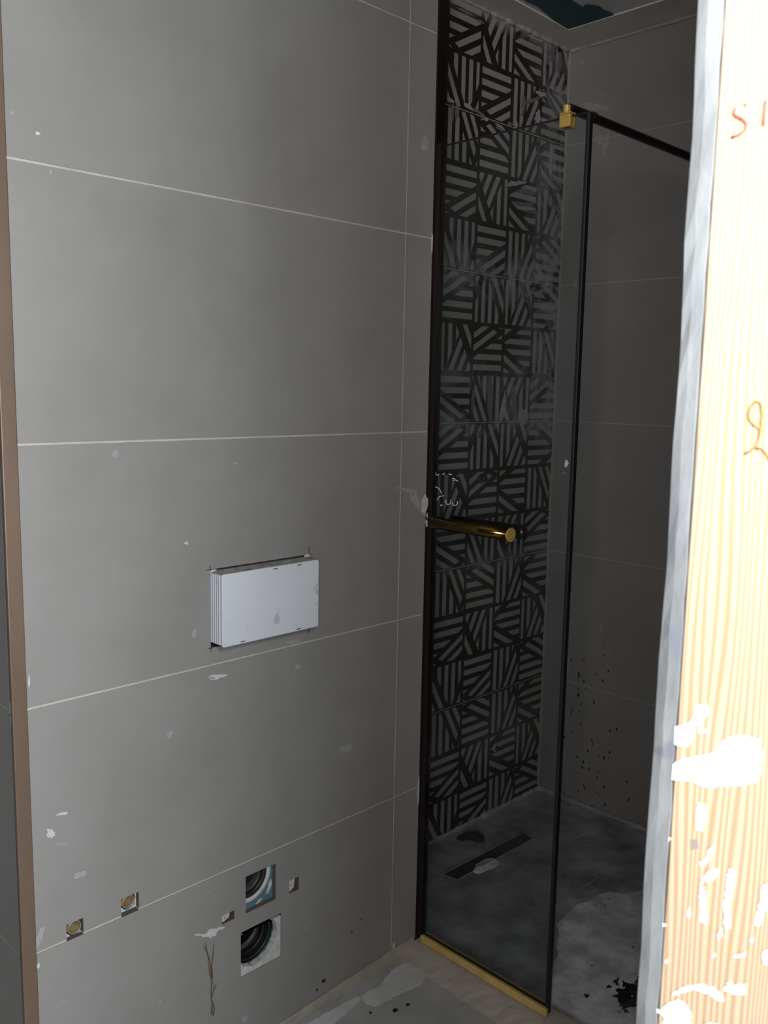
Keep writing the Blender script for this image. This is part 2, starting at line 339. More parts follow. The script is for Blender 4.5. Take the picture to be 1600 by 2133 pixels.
def lathe(name, c, prof_, mat, par, n=32, smooth=True):   # (radius, y) profile revolved round the Y axis through c=(x,z)
    g = G(); vs = []; fs = []
    for r, y in prof_:
        for k in range(n):
            a = 2*math.pi*k/n; vs.append((c[0]+r*math.cos(a), y, c[1]+r*math.sin(a)))
    for i in range(len(prof_)-1):
        for k in range(n):
            l = (k+1) % n; fs.append((i*n+k, (i+1)*n+k, (i+1)*n+l, i*n+l))
    if prof_[-1][0] < .003: fs.append(tuple((len(prof_)-1)*n+k for k in range(n))[::-1])
    o = g.add(vs, fs).build(name, mat, None, smooth)
    bm = bmesh.new(); bm.from_mesh(o.data); bmesh.ops.recalc_face_normals(bm, faces=bm.faces[:]); bm.to_mesh(o.data); bm.free()
    if par: keep(o, par)
    return o
# water outlets in the two small square holes
for k, lab in (('h1', 'brass threaded water outlet in the leftmost square hole, nearest the brown corner profile'),
               ('h2', 'brass threaded water outlet in the second square hole from the brown corner profile')):
    h = HOLES[k]; cx = h[0]+.0225; cz = h[3]-.0200
    ring_plate('backing_board', grow(h, .0195), (cx, cz), .0185, .0165, .024, TEAL, wl)
    ring_plate('plaster_collar', (cx-.0205, cz-.0195, cx+.0205, cz+.0205), (cx, cz), .0185, .0135, .0163, PLAST, wl, wob=.12, seed=3)
    e = empty('water_outlet', (cx, .02, cz)); tag(e, lab, 'pipe fitting', None)
    lathe('socket', (cx, cz), [(.0150, .060), (.0150, .0125), (.0142, .0110), (.0128, .0110), (.0124, .0125), (.0118, .040)], SOCK, e)
    lathe('bore', (cx, cz), [(.0117, .036), (.008, .030), (.003, .0275), (.001, .027)], SOCK, e)
# drain pipe, upper
c = (-.014, .428); h = HOLES['b1']
ring_plate('backing_board', grow(h, .0195), c, .0535, .0150, .0230, TEAL, wl)
e = empty('flush_pipe', (c[0], .03, c[1])); tag(e, 'black flush pipe end in the upper of the two big square wall holes', 'pipe')
lathe('plaster_ring', c, [(.0640, .0146), (.0620, .0128), (.0550, .0132), (.0525, .0150)], PLAST, e)
lathe('outer_sleeve', c, [(.0520, .0900), (.0520, .0180), (.0500, .0150), (.0440, .0152), (.0415, .019), (.0412, .09)], VOID, e)
lathe('pipe', c, [(.0395, .09), (.0395, .0240), (.0380, .0205), (.0350, .0205), (.0335, .024), (.033, .07)], PIPEG, e)
lathe('end_cap', c, [(.0328, .060), (.030, .034), (.022, .026), (.012, .0235), (.001, .023)], VOID, e)
for i, pts in enumerate(([(.036, .364), (.043, .368), (.053, .386), (.051, .398), (.045, .392)], [(.004, .3515), (.015, .352), (.024, .360), (.018, .361)])):
    slab_poly('plaster_lump', pts, 1, .0125, .0028, PLAST, wl)
# soil pipe, lower
c = (-.004, .268); h = HOLES['b2']
ring_plate('backing_board', grow(h, .0195), c, .0660, .0180, .0250, TEAL, wl)
pl = ring_plate('plaster_surround', (h[0]+.001, h[1]-.004, h[2]+.003, h[3]-.008), c, .0640, .0020, .0175, PLAST, wl, n=64, wob=.035, seed=9)
e = empty('soil_pipe', (c[0], .03, c[1])); tag(e, 'black soil pipe mouth in the lower, plaster-edged big square hole', 'pipe')
lathe('pipe_mouth', c, [(.0638, .0990), (.0638, .0260), (.0620, .0230), (.0570, .0230), (.0560, .027), (.0555, .096)], VOID, e)
lathe('rubber_ring', c, [(.0554, .0400), (.052, .0370), (.0495, .040), (.0495, .046), (.0552, .050)], VOID, e)
lathe('inner_ring', c, [(.0554, .060), (.046, .056), (.042, .060), (.042, .066), (.0552, .070)], PIPEG, e)
lathe('end_plug', c, [(.0550, .088), (.034, .085), (.016, .0835), (.001, .083)], VOID, e)
# anchor sleeves
for k, lab in (('sa', 'white plaster plug in the small square hole left of the big pipe holes'), ('sb', 'white plaster plug in the small square hole right of the upper pipe hole')):
    h = HOLES[k]; rnd = random.Random(k == 'sa')
    pts = [(h[0]+.0008, h[1]+.006), (h[0]+.0075, h[1]+.002), (h[2]-.013, h[1]+.008), (h[2]-.010, h[3]-.004), (h[0]+.010, h[3]-.0008), (h[0]+.0008, h[3]-.002)]
    o = slab_poly('anchor_plug', pts, 1, .0045, .045, PLAST, None); tag(o, lab, 'wall plug')
    lathe('screw_bore', ((h[0]+h[2])/2-.006, (h[1]+h[3])/2), [(.0035, .0060), (.0030, .0042), (.001, .0041)], HAZE, o, n=10)

# cistern service box: white moulded box with ribbed sides and a loose front cover
fb = empty('cistern_cover', (.0125, -.02, 1.109)); tag(fb, 'white plastic protective cover box of a concealed toilet cistern, set into the grey tiled wall', 'cistern cover')
o = G().box((-.1225, -.0350, 1.0300), (.1485, .0800, 1.1875)).build('body', WHITEP, None, bevel=.003); keep(o, fb)
# front cover with rounded corners
def rrect(x0, z0, x1, z1, r, n=6):
    out = []
    for cx, cz, a0 in ((x1-r, z1-r, 0), (x0+r, z1-r, 90), (x0+r, z0+r, 180), (x1-r, z0+r, 270)):
        for i in range(n+1):
            a = math.radians(a0+90*i/n); out.append((cx+r*math.cos(a), cz+r*math.sin(a)))
    return out
o = slab_poly('front_cover', rrect(-.1245, 1.0275, .1500, 1.1895, .006), 1, -.0410, .0055, WHITEP, None)
md = o.modifiers.new('bevel', 'BEVEL'); md.width = .0015; md.segments = 2; md.limit_method = 'ANGLE'; md.angle_limit = math.radians(60); keep(o, fb)
for i in range(5):                            # ribs down the left side
    y = -.0310+i*.0078
    o = G().box((-.1250, y, 1.0315), (-.1228, y+.0036, 1.1865)).build('rib', WHITEP, None, bevel=.0008); keep(o, fb)
for i in range(5):
    y = -.0310+i*.0078
    o = G().box((.1487, y, 1.0315), (.1505, y+.0036, 1.1865)).build('rib', WHITEP, None, bevel=.0008); keep(o, fb)
for (x, z) in ((-.070, 1.0325), (.088, 1.0325), (.020, 1.1845), (.090, 1.1845)):   # moulded clip slots
    o = G().box((x-.0065, -.0414, z-.0009), (x+.0065, -.0409, z+.0009)).build('clip_slot', DARKM, None); keep(o, fb)
g = G(); rnd = random.Random(4); n = 26        # cement left on the top of the box
tv = []
for i in range(n+1):
    x = -.1215+i*(.268/n)
    for y in (-.0335, -.018, -.0015):
        tv.append((x, y, 1.1884+abs(rnd.gauss(0, .0013))+(.002 if y > -.005 else 0)))
fs = [(i*3+j, (i+1)*3+j, (i+1)*3+j+1, i*3+j+1) for i in range(n) for j in range(2)]
o = g.add(tv, fs).build('cement_crust', CRUST, None)
md = o.modifiers.new('solid', 'SOLIDIFY'); md.thickness = .0012; md.offset = -1; keep(o, fb)
for pts in ([(-.132, 1.1885), (-.118, 1.1905), (-.112, 1.194), (-.122, 1.1955), (-.127, 1.194)], [(.138, 1.1915), (.150, 1.1885), (.154, 1.195), (.147, 1.198), (.139, 1.1965)]):
    slab_poly('plaster_lump', pts, 1, -.004, .0035, PLAST, wl)
# setting-out cross marks at the corners of the cut-out
for (x, z) in ((-.1268, 1.1955), (.1535, 1.1955), (-.1268, 1.0190), (.1535, 1.0190)):
    big = .019 if x > 0 else .009
    slab_poly('cut_mark', [(x-.0009, z-big*.9), (x+.0009, z-big*.9), (x+.0009, z+big), (x-.0009, z+big)], 1, -.0003, .0003, DARKM, wl)
    slab_poly('cut_mark', [(x-big, z-.0008), (x+big*.5, z-.0008), (x+big*.5, z+.0008), (x-big, z+.0008)], 1, -.0003, .0003, DARKM, wl)

# dried plaster smears, traced where they stand on the wall
SMN = [0]
def smear(u, v, du, dv, rot, mat, par, ax=1, val=0.0, th=-.0006, seed=0, n=16, name='plaster_and_reflection_smear', rough=.35):
    SMN[0] += 1; th *= 1+.09*(SMN[0] % 9); rough = min(rough, .22) if dv < 4 else rough
    rnd = random.Random(seed*31+int(u)+int(v)); pts = []; o = [0, 1, 2]; o.remove(ax)
    for k in range(n):
        a = 2*math.pi*k/n; r = 1+rough*rnd.uniform(-1, 1)
        x, y = du*math.cos(a)*r, dv*math.sin(a)*r; c_, s_ = math.cos(rot), math.sin(rot)
        p = at(u+x*c_-y*s_, v+x*s_+y*c_, ax, val); pts.append((p[o[0]], p[o[1]]))
    return slab_poly(name, pts, ax, val, th, mat, par)
for a in [(241, 945, 6, 9, 0, HAZE), (78, 278, 5, 4, .3, PLAST), (452, 1409, 19, 5, -.15, PLAST), (440, 1412, 8, 3, -.1, HAZE), (129, 1695, 13, 3, -.15, PLAST), (105, 1736, 10, 9, -.3, PLAST),
          (127, 1757, 13, 2.5, -.1, HAZE), (169, 1821, 16, 7, -.3, HAZE), (160, 1826, 6, 3, -.3, PLAST), (440, 1944, 17, 8, -.4, PLAST), (416, 1947, 14, 2.4, .05, PLAST), (458, 1934, 10, 3, -.3, PLAST), (720, 1559, 14, 7, -.35, HAZE),
          (352, 1530, 9, 6, -.9, HAZE), (612, 1336, 17, 4, -.2, HAZE), (620, 1388, 4, 6, .6, HAZE), (388, 1131, 4, 4, 0, PLAST), (490, 965, 5, 2.5, 0, HAZE), (434, 1858, 4, 2, .5, HAZE),
          (846, 1020, 24, 4, .2, HAZE), (868, 1043, 6, 22, -.2, HAZE), (882, 1050, 4, 18, .15, PLAST), (857, 1030, 3, 12, 0, HAZE), (886, 300, 6, 16, .1, HAZE), (912, 210, 2.2, 22, .03, PLAST), (914, 90, 1.8, 16, 0, PLAST),
          (900, 505, 2.6, 22, .05, PLAST), (890, 1278, 2.0, 28, .03, PLAST), (882, 1345, 1.4, 6, 0, PLAST), (872, 1645, 2.0, 26, .04, PLAST), (404, 1320, 6, 8, 0, HAZE), (636, 1935, 3, 8, -.3, HAZE), (82, 1950, 6, 28, .35, HAZE), (79, 2012, 4, 6, 0, PLAST),
          (137, 2085, 10, 1.6, -.1, HAZE), (333, 2087, 2, 5, .5, HAZE), (509, 2122, 5, 8, .6, HAZE), (60, 1420, 1.6, 12, 0, PLAST), (820, 1972, 3, 8, 0, PLAST), (25, 235, 3, 5, .5, HAZE), (105, 358, 3, 6, 0, HAZE)]:
    smear(a[0], a[1], a[2], a[3], a[4], a[5], wl)
for a in BARSMEAR:
    keep(smear(*a, PLAST, None, 1, -.0035, -.0012), t2)
arc = [at(u, v, 1, -.0006) for u, v in [(719, 1981), (728, 1974), (742, 1969), (757, 1968), (771, 1971), (783, 1977), (788, 1981)]]
G().tube(arc, [.0007, .0014, .0012, .0014, .0012, .0010, .0006], 5).build('plaster_arc', HAZE, wl)
for u, v, w in ((674, 2043, 5), (660, 2062, 3), (753, 1914, 2), (733, 1940, 2)): smear(u, v, w, w*.6, -.8, TAR, wl, name='dark_chip')
# strand of brown plumbing fibre stuck on the tile
fb0 = at(440, 2050, 1, -.002); fs_ = empty('fibre_strand', fb0); tag(fs_, 'frayed brown fibre strand hanging on the grey tile below the white smear', 'fibre strand')
for i, path in enumerate(([(428, 1962), (432, 1985), (437, 2005), (441, 2025), (441, 2050), (440, 2070), (442, 2095), (443, 2115)], [(446, 1966), (444, 1990), (441, 2010), (443, 2035), (440, 2055)],
                          [(424, 1970), (431, 1982), (436, 1998), (440, 2020)], [(452, 2048), (447, 2058), (443, 2072), (441, 2080)], [(443, 2085), (447, 2100), (445, 2116), (440, 2112), (441, 2096)], [(433, 2000), (438, 2030), (444, 2052)])):
    pts = [at(u, v, 1, -.0015-.0012*(k % 2)) for k, (u, v) in enumerate(path)]
    o = G().tube(pts, [.0005]+[.0012]*(len(pts)-2)+[.0005], 6).build('fibre', FIBRE, None); keep(o, fs_)

# ---------------------------------------------------------------- shower niche: printed tiles on the wall set back
wn = struct(G().box((XC+.002, D+.0122, 0), (XB+.15, D+.14, ZC)).build('wall_niche', CORE))
def clip(poly, a, b, c):                      # keep a*x + b*y <= c
    out = []
    for i in range(len(poly)):
        p, q = poly[i], poly[(i+1) % len(poly)]; dp, dq = a*p[0]+b*p[1]-c, a*q[0]+b*q[1]-c
        if dp <= 0: out.append(p)
        if dp*dq < 0: t = dp/(dp-dq); out.append((p[0]+t*(q[0]-p[0]), p[1]+t*(q[1]-p[1])))
    return out
LO, HI = .045, .965
def region(*hp):
    p = [(LO, LO), (HI, LO), (HI, HI), (LO, HI)]
    for h in hp:
        p = clip(p, *h)
        if len(p) < 3: return None
    A = abs(sum(p[i][0]*p[(i+1) % len(p)][1]-p[(i+1) % len(p)][0]*p[i][1] for i in range(len(p))))/2
    return p if A > .0012 else None
def band_h(a, b): return [(0, -1, -a), (0, 1, b)]
def band_v(a, b): return [(-1, 0, -a), (1, 0, b)]
S = .54
cA = [region(*band_h(a, a+.118), (S, 1, .30+S)) for a in (.07, .285, .51, .73)]
cA += [region((-S, -1, -(c0+S)), (S, 1, c0+.125+S), (-.45, 1, .765)) for c0 in (.43, .68, .93)] + [region((.40, -1, -.905))]
cB = [region(*band_h(a, a+.115), (-S, -1, -.36), (-.55, 1, .40)) for a in (.02, .24, .46, .69, .91)]
cB += [region((-S, -1, -.07), (S, 1, .20))] + [region((.55, -1, -w0), (-.55, 1, w0+dw)) for w0, dw in ((.55, .13), (.82, .5))]
K = .535
cC = [region(*band_v(a, b), (-1, -K, -.85), (-1, .6, .04)) for a, b in ((.87, .965), (.64, .755), (.40, .52))]
cC += [region((-1, -K, -t0), (1, K, t0+.14), (-1, .6, .04)) for t0 in (.62, .36, .10)] + [region((-1, .6, .39), (1, -.6, -.25)), region((1, -.6, -.50))]
CELL = {k: [p for p in v if p] for k, v in (('A', cA), ('B', cB), ('C', cC))}
XF = {'': lambda x, y: (x, y), 'r': lambda x, y: (1-x, 1-y), 'v': lambda x, y: (x, 1-y), 'h': lambda x, y: (1-x, y), 't': lambda x, y: (y, x),
      'q': lambda x, y: (y, 1-x), 'w': lambda x, y: (1-y, 1-x), 's': lambda x, y: (1-y, x)}
P = [['Aq', 'Av', 'At', 'B'], ['A', 'C', 'B', 'Cr'], ['Bw', 'A', 'At', 'Av']]
Q = [['Ar', 'Bt', 'Cr', 'Br'], ['Cr', 'Ar', 'B', 'Aq'], ['Ah', 'As', 'C', 'Ar']]
PX = 1.0/6; XT = XB-1.0
for (z0, z1), pat in zip(ROWS, (P, P, Q, Q, P, P)):
    top = z0+.5 if z0 > 0 else .48
    lo = max(z0, 0)+.0012
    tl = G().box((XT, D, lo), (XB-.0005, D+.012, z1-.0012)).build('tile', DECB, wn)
    vs, fc = [], []
    for r in range(3):
        for k in range(6):
            code = pat[r][k-2] if k >= 2 else pat[r][k+2]      # the first two cells stand behind the false wall
            for poly in CELL[code[0]]:
                pts = [XF[code[1:]](*q) for q in poly]
                pts = [(XT+(k+x)*PX, top-(r+y)*PX) for x, y in pts]
                for hp in ((0, -1, -(lo+.001)), (0, 1, z1-.002)): pts = clip(pts, *hp) if len(pts) > 2 else []
                if len(pts) < 3: continue
                A = sum(pts[i][0]*pts[(i+1) % len(pts)][1]-pts[(i+1) % len(pts)][0]*pts[i][1] for i in range(len(pts)))
                if A < 0: pts = pts[::-1]
                b = len(vs); n = len(pts); vs += [(x, D-.0004, z) for x, z in pts]; fc.append(tuple(range(b, b+n)))
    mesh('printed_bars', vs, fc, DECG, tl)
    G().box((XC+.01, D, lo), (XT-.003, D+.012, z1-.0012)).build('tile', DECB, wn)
for (z0, z1) in ROWS[1:]:
    G().box((XC+.01, D+.0006, z0-.0011), (XB-.001, D+.012, z0+.0011)).build('grout_line', GROUT, wn)
# filler along the inner corner
bead('corner_filler', (XB-.004, D-.003, .02), (XB-.004, D-.003, ZC-.01), .0072, 5, surf('cream_filler', (.30, .29, .25), rough=.9), wn, 90, .35)
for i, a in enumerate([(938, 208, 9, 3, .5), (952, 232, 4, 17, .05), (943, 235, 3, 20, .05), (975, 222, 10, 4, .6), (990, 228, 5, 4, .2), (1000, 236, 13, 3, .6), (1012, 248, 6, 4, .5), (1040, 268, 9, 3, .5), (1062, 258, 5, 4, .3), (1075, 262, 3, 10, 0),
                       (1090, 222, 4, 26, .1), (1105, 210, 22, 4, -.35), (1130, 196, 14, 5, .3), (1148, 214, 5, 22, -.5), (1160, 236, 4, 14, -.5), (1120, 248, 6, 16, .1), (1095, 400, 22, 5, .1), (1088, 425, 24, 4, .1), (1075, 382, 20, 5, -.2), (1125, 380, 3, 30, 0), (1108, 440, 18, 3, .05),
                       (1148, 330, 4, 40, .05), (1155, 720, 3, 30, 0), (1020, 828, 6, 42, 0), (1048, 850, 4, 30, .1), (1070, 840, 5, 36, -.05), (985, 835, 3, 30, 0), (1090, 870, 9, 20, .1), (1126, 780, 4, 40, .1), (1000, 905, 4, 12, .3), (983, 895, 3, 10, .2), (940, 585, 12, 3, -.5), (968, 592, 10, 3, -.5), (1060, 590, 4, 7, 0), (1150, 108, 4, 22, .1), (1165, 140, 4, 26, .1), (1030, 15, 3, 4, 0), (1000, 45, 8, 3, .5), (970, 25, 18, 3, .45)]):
    smear(*a, FILM if i % 3 else HAZE, wn, 1, D, -.0007, i)  # eye-height streaks paint in a bright reflection, the others are cement
# tar cup / capped water outlet on the printed wall
p = at(1001, 997, 1, D); e = empty('capped_outlet', (p.x, D-.01, p.z)); tag(e, 'small black capped water outlet on the patterned tile wall behind the glass', 'pipe fitting')
lathe('flange', (p.x, p.z), [(.017, D-.0006), (.017, D-.004), (.012, D-.006), (.011, D-.006)], TAR, e, n=18)
lathe('cap', (p.x, p.z+.002), [(.0108, D-.0062), (.0108, D-.022), (.008, D-.026), (.001, D-.027)], BLACK, e, n=18)
p2 = at(1032, 1558, 1, D); e = empty('mixer_outlet', (p2.x, D-.01, p2.z)); tag(e, 'small dark capped outlet low on the patterned tile wall', 'pipe fitting')
lathe('flange', (p2.x, p2.z), [(.014, D-.0006), (.014, D-.003), (.010, D-.005), (.009, D-.005)], HAZE, e, n=18)
lathe('cap', (p2.x, p2.z), [(.0088, D-.0052), (.0088, D-.014), (.006, D-.017), (.001, D-.018)], TAR, e, n=18)

# back wall of the shower
wb = struct(G().box((XB+.0125, -1.55, 0), (XB+.15, D+.012, ZC)).build('wall_back', CORE))
for (z0, z1) in ROWS:
    for (y0, y1) in ((-1.278, -.64), (-.64, D-.0005)):
        G().box((XB, y0+.001, z0+.0012), (XB+.012, y1-(.001 if y1 < 0 else 0), z1-.0012)).build('tile', TILE, wb)
    if z0: G().box((XB+.0006, -1.277, z0-.0011), (XB+.012, D-.001, z0+.0011)).build('grout_line', GROUT, wb)
for a in [(1240, 222, 28, 7, .15, HAZE), (1262, 300, 6, 26, .25, HAZE), (1248, 290, 10, 10, 0, HAZE), (1252, 1311, 4, 9, -.1, HAZE), (1184, 1382, 4, 17, .15, HAZE), (1180, 1402, 2.5, 12, 0, HAZE), (1198, 590, 5, 8, 0, HAZE), (1270, 962, 8, 1.6, -.1, HAZE), (1213, 130, 3, 5, 0, HAZE), (1255, 200, 5, 3, .6, HAZE), (1175, 985, 3, 3, 0, PLAST)]:
    smear(*a[:6], wb, 0, XB)
g = G(); rnd = random.Random(12)
for i in range(95):
    u = rnd.gauss(1225, 38); v = rnd.uniform(1340, 1680); r = rnd.choice((.0015, .002, .003, .0045))
    if u < 1165 or u > 1345: continue
    q = at(u, v, 0, XB); st = rnd.uniform(1, 2.2)
    g.add([(XB-.0004, q.y+r*math.cos(a)*.8, q.z+r*math.sin(a)*st) for a in [math.pi*k/4 for k in range(8)]], [tuple(range(8))[::-1]])
o = g.build('tar_specks', TAR, wb); o['kind'] = 'stuff'

# ---------------------------------------------------------------- shower screen
XG0, XG1 = .5740, .5820
sc = empty('shower_screen', (.578, -.23, .03)); tag(sc, 'clear glass shower screen with gold bottom rail and brass clamp beside the grey wall', 'shower screen')
def sp(name, g, m, **k): o = g.build(name, m, None, **k); keep(o, sc); return o
pane = sp('glass_pane', G().box((XG0, -.446, .036), (XG1, -.004, 2.208)), GLASS)
sp('wall_channel', G().box((.5672, -.0200, .030), (.5738, -.0034, 2.215)).box((.5822, -.0200, .030), (.5888, -.0034, 2.215)), TRIMD, bevel=.001)
sp('edge_seal', G().box((.5700, -.4560, .022), (.5860, -.4462, 2.209)), BLACK, bevel=.003, seg=3)
sp('top_edge', G().box((.5738, -.446, 2.2081), (.5822, -.020, 2.2100)), BLACK)
sp('bottom_rail', G().box((.5600, -.4560, .018), (.5738, -.0215, .040)).box((.5822, -.4460, .018), (.5900, -.0215, .040)), GOLD, bevel=.006, seg=4)
sp('rail_gasket', G().box((.5705, -.4460, .0402), (.5738, -.0215, .0450)), BLACK)
# brass clamp gripping the top of the pane, and the rod running to the back wall
sp('clamp', G().box((.5640, -.4080, 2.1850), (.5738, -.3790, 2.2130)).box((.5822, -.4080, 2.1850), (.5900, -.3790, 2.2130)).box((.5640, -.4080, 2.2132), (.5900, -.3790, 2.2175)), BRASS, bevel=.002)
sp('clamp_screw', G().tube([(.577, -.3900, 2.2176), (.577, -.3900, 2.2340)], .0085, 20), BRASS, smooth=False)
sp('support_rod', G().tube([(.583, -.3930, 2.2290), (XB-.001, -.3930, 2.2290)], .0105, 20), TRIMD)
sp('rod_collar', G().tube([(.672, -.3930, 2.2290), (.684, -.3930, 2.2290)], .0128, 20), TRIMD)
# grab bar through the glass: bar and knob end on each side
HB = 1.2425
bar = sp('grab_bar', G().tube([(.5400, -.050, HB), (.5400, -.3030, HB)], .0160, 28), BARM, smooth=True)
sp('bar_end_cap', G().tube([(.5400, -.3031, HB), (.5400, -.3075, HB)], [.0172, .0172], 28), BRASS)
sp('bar_elbow', G().tube([(.5400, -.0500, HB), (.5560, -.0440, HB), (.5735, -.0420, HB)], .0155, 18), TRIMD)
sp('bar_post', G().tube([(.5515, -.2870, HB), (.5735, -.2870, HB)], .0158, 20), TRIMD)
sp('inner_bar', G().tube([(.5825, -.2950, HB), (.598, -.2960, HB), (.6060, -.2900, HB), (.6085, -.2780, HB), (.6085, -.0600, HB)], [.0155, .0165, .0165, .0158, .0150], 20), TRIMD, smooth=True)
# dried flecks and chalk scribble on the room side of the pane
o = smear(1180, 966, 4, 8, .1, PLAST, None, 0, XG0, -.0008, name='plaster_fleck'); keep(o, sc)
o = smear(1191, 968, 2, 4, 0, TAR, None, 0, XG0, -.0006, name='dark_fleck'); keep(o, sc)
for st in ([(280, 42), (300, 62), (325, 45)], [(365, 45), (380, 52), (392, 30)], [(440, 40), (455, 50), (482, 48)], [(485, 105), (505, 95), (522, 106), (500, 123), (530, 118), (560, 131)], [(552, 62), (556, 70)],
           [(273, 205), (290, 206), (310, 215), (340, 245), (355, 285)], [(300, 372), (308, 342), (335, 320), (382, 312)], [(344, 420), (350, 442), (364, 424)], [(405, 368), (408, 395), (428, 422), (455, 415), (468, 388), (468, 360)], [(486, 395), (495, 422), (515, 436), (540, 425), (553, 396), (550, 380)], [(283, 28), (288, 30)]):
    pts = [at(860+u/5.926, 980+v/5.926, 0, XG0-.0006) for u, v in st]
    o = G().tube(pts, .0011, 6).build('chalk_stroke', CHALK, None, smooth=True); keep(o, sc)

# ---------------------------------------------------------------- floor details
def floor_poly(name, px, z, th, mat, par=None, amp=0, seed=0):
    pts = [at(u, v, 2, 0.0) for u, v in px]; pts = [(p.x, p.y) for p in pts]
    if amp: pts = ragged(pts, amp, amp*3, seed)
    return slab_poly(name, pts, 2, z, th, mat, par)
# sealed kerb strip under the screen
kb = G(); n = 30
rnd = random.Random(3); sec = [(.478, -.0005), (.500, .006), (.530, .014), (.548, .0165), (.606, .0165), (.622, -.0005)]
vs = []
for i in range(n+1):
    y = -.004-i*(.62/n); 
    for j, (x, z) in enumerate(sec): vs.append((x+(rnd.uniform(-.006, .006) if j < 2 else rnd.uniform(-.002, .002)), y, z+(rnd.uniform(-.001, .001) if 0 < j < 4 else 0)))
m_ = len(sec); kfs = [(i*m_+j, i*m_+j+1, (i+1)*m_+j+1, (i+1)*m_+j) for i in range(n) for j in range(m_-1)]
kbo = mesh('kerb', vs, kfs, KERB, fl)
bm = bmesh.new(); bm.from_mesh(kbo.data); bmesh.ops.recalc_face_normals(bm, faces=bm.faces[:])
if sum(f.normal.z for f in bm.faces) < 0: bmesh.ops.reverse_faces(bm, faces=bm.faces[:])
bm.to_mesh(kbo.data); bm.free()
# coved sealing along the foot of the left wall
vs = []; n = 40; rnd = random.Random(8)
for i in range(n+1):
    x = -.53+i*(1.085/n); w = .012+.020*max(0, (x-.05)/.5)
    for (y, z) in ((-.0008, w*.9), (-.004, w*.45), (-w*.5, .004), (-w, -.0005)): vs.append((x, y+rnd.uniform(-.0012, .0004), z+rnd.uniform(-.0012, .0012)))
mesh('coved_seal', vs, [(i*4+j, i*4+j+1, (i+1)*4+j+1, (i+1)*4+j) for i in range(n) for j in range(3)], surf('beige_sealant', (.42, .37, .31), (.30, .29, .26), 16, rough=.85, bump=.4), fl)
floor_poly('plaster_patch', [(752, 2078), (770, 2063), (788, 2058), (800, 2042), (815, 2022), (838, 2008), (870, 2003), (893, 2012), (888, 2030), (878, 2050), (852, 2062), (828, 2072), (803, 2086), (783, 2096), (765, 2091)], -.0005, .0022, FLOORP, fl, .002, 2)
floor_poly('plaster_patch', [(640, 2133), (700, 2098), (745, 2075), (752, 2082), (720, 2110), (690, 2140)], -.0007, .0012, FLOORP, fl, .002, 5)
for u, v, a in ((823, 2105, 6), (850, 2093, 4), (772, 2110, 3), (842, 2018, 2), (843, 2045, 2.4)): smear(u, v, a, a*.6, -.2, TAR, fl, 2, -.0008, .0009, name='dark_spot')
# pale patch past the free end of the screen: floor light painted into its colour
floor_poly('dust_and_painted_light', [(1152, 2010), (1160, 1925), (1185, 1900), (1232, 1876), (1268, 1858), (1300, 1862), (1345, 1850), (1420, 1900), (1440, 2100), (1420, 2180), (1250, 2190), (1150, 2180), (1144, 2100)], -.0006, .0010, FLOORLIT, fl, .014, 4)
floor_poly('dust_and_painted_light', [(1140, 2118), (1160, 2085), (1182, 2100), (1196, 2128), (1210, 2150), (1150, 2160)], -.0006, .0014, FLOORP, fl, .004, 6)
# dark stains on the shower floor
rnd = random.Random(21)
for (u, v, a, b) in ((1284, 2046, 6, 9), (1268, 2056, 5, 4), (1300, 2074, 20, 15), (1330, 2045, 9, 8), (1318, 2058, 18, 10), (1310, 2093, 22, 7), (1330, 2075, 16, 10), (1303, 2107, 6, 4), (1309, 2118, 4, 6), (1215, 2045, 4, 3), (1222, 2075, 5, 4), (1148, 2126, 3, 4), (1300, 2050, 4, 6), (1342, 2110, 5, 9)):
    smear(u, v, a, b, rnd.uniform(-.4, .4), TAR if a < 21 and rnd.random() < .55 else DRAIN, fl, 2, -.0008, .0010+rnd.uniform(0, .0006), name='dark_spot', rough=.5)
for (u, v, a, b) in ((1232, 1755, 26, 11), (1260, 1887, 3, 3), (1240, 1886, 2, 2), (1155, 1970, 4, 2), (1203, 1738, 5, 3), (1270, 1872, 2, 3), (1285, 1822, 9, 3), (1165, 1792, 2, 4)): smear(u, v, a, b, .1, HAZE, fl, 2, -.0006, .0010, name='plaster_fleck', rough=.3)
g = G(); a_, b_ = at(1157, 1883, 2, .0), at(1250, 1825, 2, .0); g.tube([a_, a_.lerp(b_, .5), b_], .0011, 6).build('scratch_line', HAZE, fl)
bead('filler_bead', (XB-.004, -1.2, .008), (XB-.004, D-.01, .008), .010, 15, FLOORS, fl, 60, .5)
bead('filler_bead', (XC+.03, D-.004, .007), (XB-.01, D-.004, .007), .009, 16, FLOORS, fl, 50, .4)
# linear drain slot: shallow dark channel
dp = [at(u, v, 2, 0) for u, v in ((922, 1822), (952, 1834), (1112, 1748), (1090, 1735))]
dr = empty('floor_drain', sum(dp, Vector())/4); tag(dr, 'long dark linear drain slot in the shower floor', 'drain')
o = slab_poly('channel_cover', [(p.x, p.y) for p in dp], 2, -.0008, .0030, DRAIN, None); keep(o, dr)
for i in range(4):
    p, q = dp[i], dp[(i+1) % 4]; o = G().tube([p+Vector((0, 0, .002)), q+Vector((0, 0, .002))], .0022, 6).build('slot_rim', FLOORS, None); keep(o, dr)
